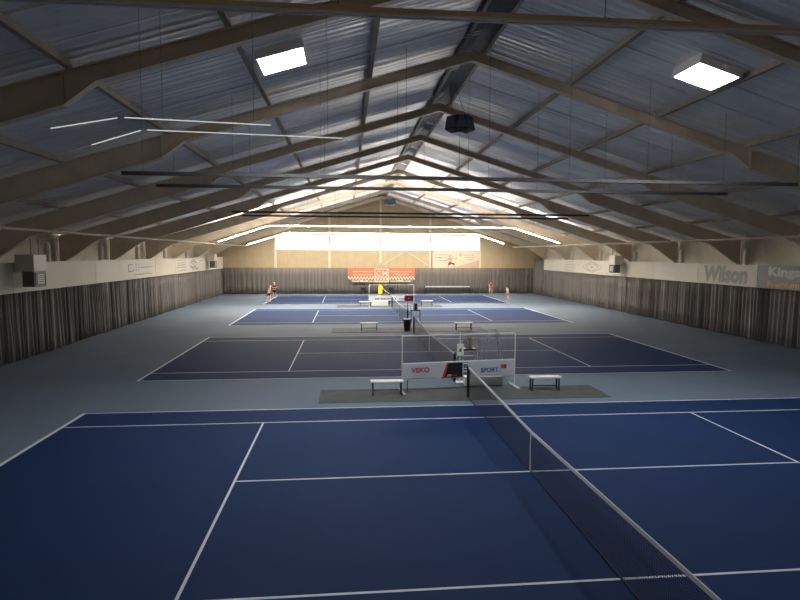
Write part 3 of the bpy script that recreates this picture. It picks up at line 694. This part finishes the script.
def person(loc, rz, H, pose, shirt, shorts, hair, shoes, label, sleeves=True, female=False):
    e = empty('person', loc, label, 'person', 'players on the farthest court', rz)
    k = H/1.78
    J = {  # faces -y; x to its own left is +x
        'pel': (0, 0, .95), 'bel': (0, -.005, 1.08), 'che': (0, 0, 1.28), 'nb': (0, .005, 1.45), 'ne': (0, -.005, 1.52), 'he': (0, -.02, 1.64), 'ht': (0, -.01, 1.73)}
    for s, n in ((1, 'l'), (-1, 'r')):
        J['hip'+n] = (s*.10, 0, .90); J['kn'+n] = (s*.12, -.03, .50); J['an'+n] = (s*.13, .02, .09); J['to'+n] = (s*.15, -.15, .035)
        J['sh'+n] = (s*.19, 0, 1.42); J['el'+n] = (s*.25, .03, 1.14); J['wr'+n] = (s*.26, -.06, .90); J['ha'+n] = (s*.26, -.09, .82)
    J.update(pose)
    J = {a: Vector(b)*k for a, b in J.items()}
    names = ['pel', 'bel', 'che', 'nb', 'ne', 'he', 'ht']
    R_ = {'pel': (.15, .11), 'bel': (.13, .10), 'che': (.155, .11), 'nb': (.08, .07), 'ne': (.055, .055), 'he': (.078, .095), 'ht': (.06, .07), 'hip': .095, 'kn': .058, 'an': .04, 'to': .035, 'sh': .06, 'el': .042, 'wr': .028, 'ha': .034}
    for n in 'lr':
        names += [a+n for a in ('hip', 'kn', 'an', 'to', 'sh', 'el', 'wr', 'ha')]
    ix = {n: i for i, n in enumerate(names)}
    def rad(n, sc=1.):
        r = R_.get(n, R_.get(n[:-1])); return tuple(q*sc*k for q in r) if isinstance(r, tuple) else r*sc*k
    V = [(*J[n], rad(n)) for n in names]
    E = [(ix[a], ix[b]) for a, b in (('pel', 'bel'), ('bel', 'che'), ('che', 'nb'), ('nb', 'ne'), ('ne', 'he'), ('he', 'ht'))]
    for n in 'lr': E += [(ix[a], ix[b]) for a, b in (('pel', 'hip'+n), ('hip'+n, 'kn'+n), ('kn'+n, 'an'+n), ('an'+n, 'to'+n), ('nb', 'sh'+n), ('sh'+n, 'el'+n), ('el'+n, 'wr'+n), ('wr'+n, 'ha'+n))]
    # nose and ears grow from the head
    def addv(p, r, frm): V.append((*p, r*k)); E.append((frm, len(V)-1))
    hp = J['he']
    addv(hp+Vector((0, -.115, -.005))*k, .014, ix['he'])
    for s in (-1, 1): addv(hp+Vector((s*.088, .01, 0))*k, .018, ix['he'])
    body = skin_mesh('body', V, E, 'skin', e, 1)
    # join the fingers and eyes to the body mesh
    bm = bmesh.new(); bm.from_mesh(body.data)
    fm = MB()
    for n in 'lr':
        h = J['ha'+n]; d = (J['ha'+n]-J['wr'+n]).normalized(); side = d.cross(Vector((0, 1, 0)))
        side = side.normalized() if side.length > .1 else Vector((1, 0, 0)); curl = d.cross(side).normalized()
        for q, ln in zip((-1.5, -.5, .5, 1.5), (.062, .075, .08, .068)):
            b0 = h+side*q*.018*k-d*.01; fm.tube([b0, b0+d*ln*.55*k+curl*.006, b0+d*ln*k+curl*.025*k], [.0095*k, .0085*k, .007*k], 6)
        b0 = h-d*.03*k+side*.028*k; fm.tube([b0, b0+side*.03*k+d*.02*k, b0+side*.035*k+d*.05*k], [.011*k, .01*k, .008*k], 6)
    for s in (-1, 1): fm.mat(1).sphere(hp+Vector((s*.032, -.088, .012))*k, .012*k, 8, 6)
    fm.mat(1).box(-.022*k+hp.x, .022*k+hp.x, hp.y-.097*k, hp.y-.085*k, hp.z-.052*k, hp.z-.045*k)
    tmp = bpy.data.meshes.new('t'); tmp.from_pydata(fm.v, [], fm.f)
    for i, p in enumerate(tmp.polygons): p.material_index = fm.mi[i]
    bm.from_mesh(tmp); bm.to_mesh(body.data); bm.free(); bpy.data.meshes.remove(tmp)
    body.data.materials.append(M['black'])
    # clothes: shells over the same skeleton
    def lerp(a, b, t): return J[a]*(1-t)+J[b]*t
    sv = [(*J['che'], rad('che', 1.13)), (*J['bel'], rad('bel', 1.2)), (*(J['pel']*.75+J['bel']*.25), rad('pel', 1.08)), (*J['nb'], rad('nb', 1.08))]
    se = [(0, 1), (1, 2), (0, 3)]
    for n in 'lr':
        sv.append((*J['sh'+n], rad('sh'+n, 1.22))); se.append((3, len(sv)-1))
        t = .62 if sleeves else .12
        sv.append((*lerp('sh'+n, 'el'+n, t), .062*k)); se.append((len(sv)-2, len(sv)-1))
    skin_mesh('shirt', sv, se, shirt, e, 1)
    sv = [(*J['pel'], rad('pel', 1.12)), (*(J['pel']*.5+J['bel']*.5), rad('bel', 1.16))]; se = [(0, 1)]
    for n in 'lr':
        sv.append((*J['hip'+n], .115*k)); se.append((0, len(sv)-1)); sv.append((*lerp('hip'+n, 'kn'+n, .72), .10*k)); se.append((len(sv)-2, len(sv)-1))
    skin_mesh('shorts', sv, se, shorts, e, 1)
    for n in 'lr':
        a, t = J['an'+n], J['to'+n]
        skin_mesh('shoe', [(a.x, a.y+.03*k, .045*k, .045*k), (*(a*.5+t*.5)[:2], .045*k, .045*k), (t.x, t.y-.02*k, .038*k, .036*k)], [(0, 1), (1, 2)], shoes, e, 1)
    hm = MB().sphere(hp+Vector((0, .018, .035))*k, (.092*k, .105*k, .085*k), 14, 10)
    if female: hm.sphere(hp+Vector((0, .10, -.03))*k, (.05*k, .05*k, .10*k), 10, 8)
    hm.build('hair', hair, e, True)
    return e
hairs = {'blond': pmat('blond_hair', (.62, .50, .34), .7), 'grey': pmat('white_hair', (.72, .70, .67), .7), 'brown': pmat('brown_hair', (.20, .10, .05), .7), 'dark': pmat('dark_hair', (.06, .045, .04), .7)}
cl = {'brown': pmat('tan_top', (.42, .24, .17), .8), 'maroon': pmat('maroon_top', (.09, .035, .04), .8), 'white': pmat('cream_top', (.80, .72, .60), .8), 'black': pmat('black_shorts', (.02, .02, .025), .8), 'red': pmat('red_shorts', (.55, .06, .06), .8), 'tan': pmat('tan_shorts', (.50, .36, .22), .8), 'vest': pmat('dark_vest', (.16, .09, .07), .8), 'shoe': pmat('white_shoe', (.7, .66, .62), .6), 'redshoe': pmat('red_shoe', (.5, .12, .1), .6)}
fold = {'ell': (.24, -.05, 1.15), 'wrl': (.02, -.22, 1.2), 'hal': (-.06, -.23, 1.22), 'elr': (-.24, -.05, 1.15), 'wrr': (-.02, -.24, 1.16), 'har': (.06, -.26, 1.17)}
lean = {'bel': (0, -.03, 1.08), 'che': (0, -.11, 1.26), 'nb': (0, -.17, 1.41), 'ne': (0, -.2, 1.47), 'he': (0, -.24, 1.59), 'ht': (0, -.235, 1.67), 'shl': (.19, -.15, 1.38), 'shr': (-.19, -.15, 1.38), 'ell': (.24, -.12, 1.1), 'elr': (-.24, -.12, 1.1), 'wrl': (.16, -.32, 1.0), 'hal': (.12, -.38, .99), 'wrr': (-.16, -.32, 1.0), 'har': (-.12, -.38, .99), 'knl': (.12, -.1, .5), 'knr': (-.12, -.04, .5)}
stride = {'knl': (.11, -.16, .52), 'anl': (.11, -.06, .12), 'tol': (.12, -.2, .05), 'knr': (-.11, .03, .5), 'anr': (-.12, .16, .11), 'tor': (-.13, .02, .04)}
person((-11.72, 44.2, .009), math.radians(70), 1.70, {**lean, **stride}, cl['brown'], cl['black'], hairs['blond'], cl['redshoe'], 'fair-haired person in tan top and black shorts leaning forward at the far court corner', sleeves=False)
person((-11.75, 49.0, .009), math.radians(20), 1.72, fold, cl['maroon'], cl['black'], hairs['grey'], cl['shoe'], 'white-haired person in dark maroon top and black shorts with arms folded')
person((12.25, 50.3, .002), math.radians(15), 1.76, {**fold, **{'knl': (.13, -.08, .5), 'anl': (.15, -.05, .09), 'tol': (.18, -.2, .035)}}, cl['vest'], cl['tan'], hairs['brown'], cl['black'], 'person in dark sleeveless top and tan shorts, hands joined, farther of the right pair', sleeves=False)
person((12.35, 43.7, .002), math.radians(-75), 1.66, {**lean, 'elr': (-.25, .02, 1.12), 'wrr': (-.27, -.02, .9), 'har': (-.27, -.04, .82)}, cl['white'], cl['red'], hairs['dark'], cl['shoe'], 'person in cream shirt and red shorts facing left beside the far right corner')
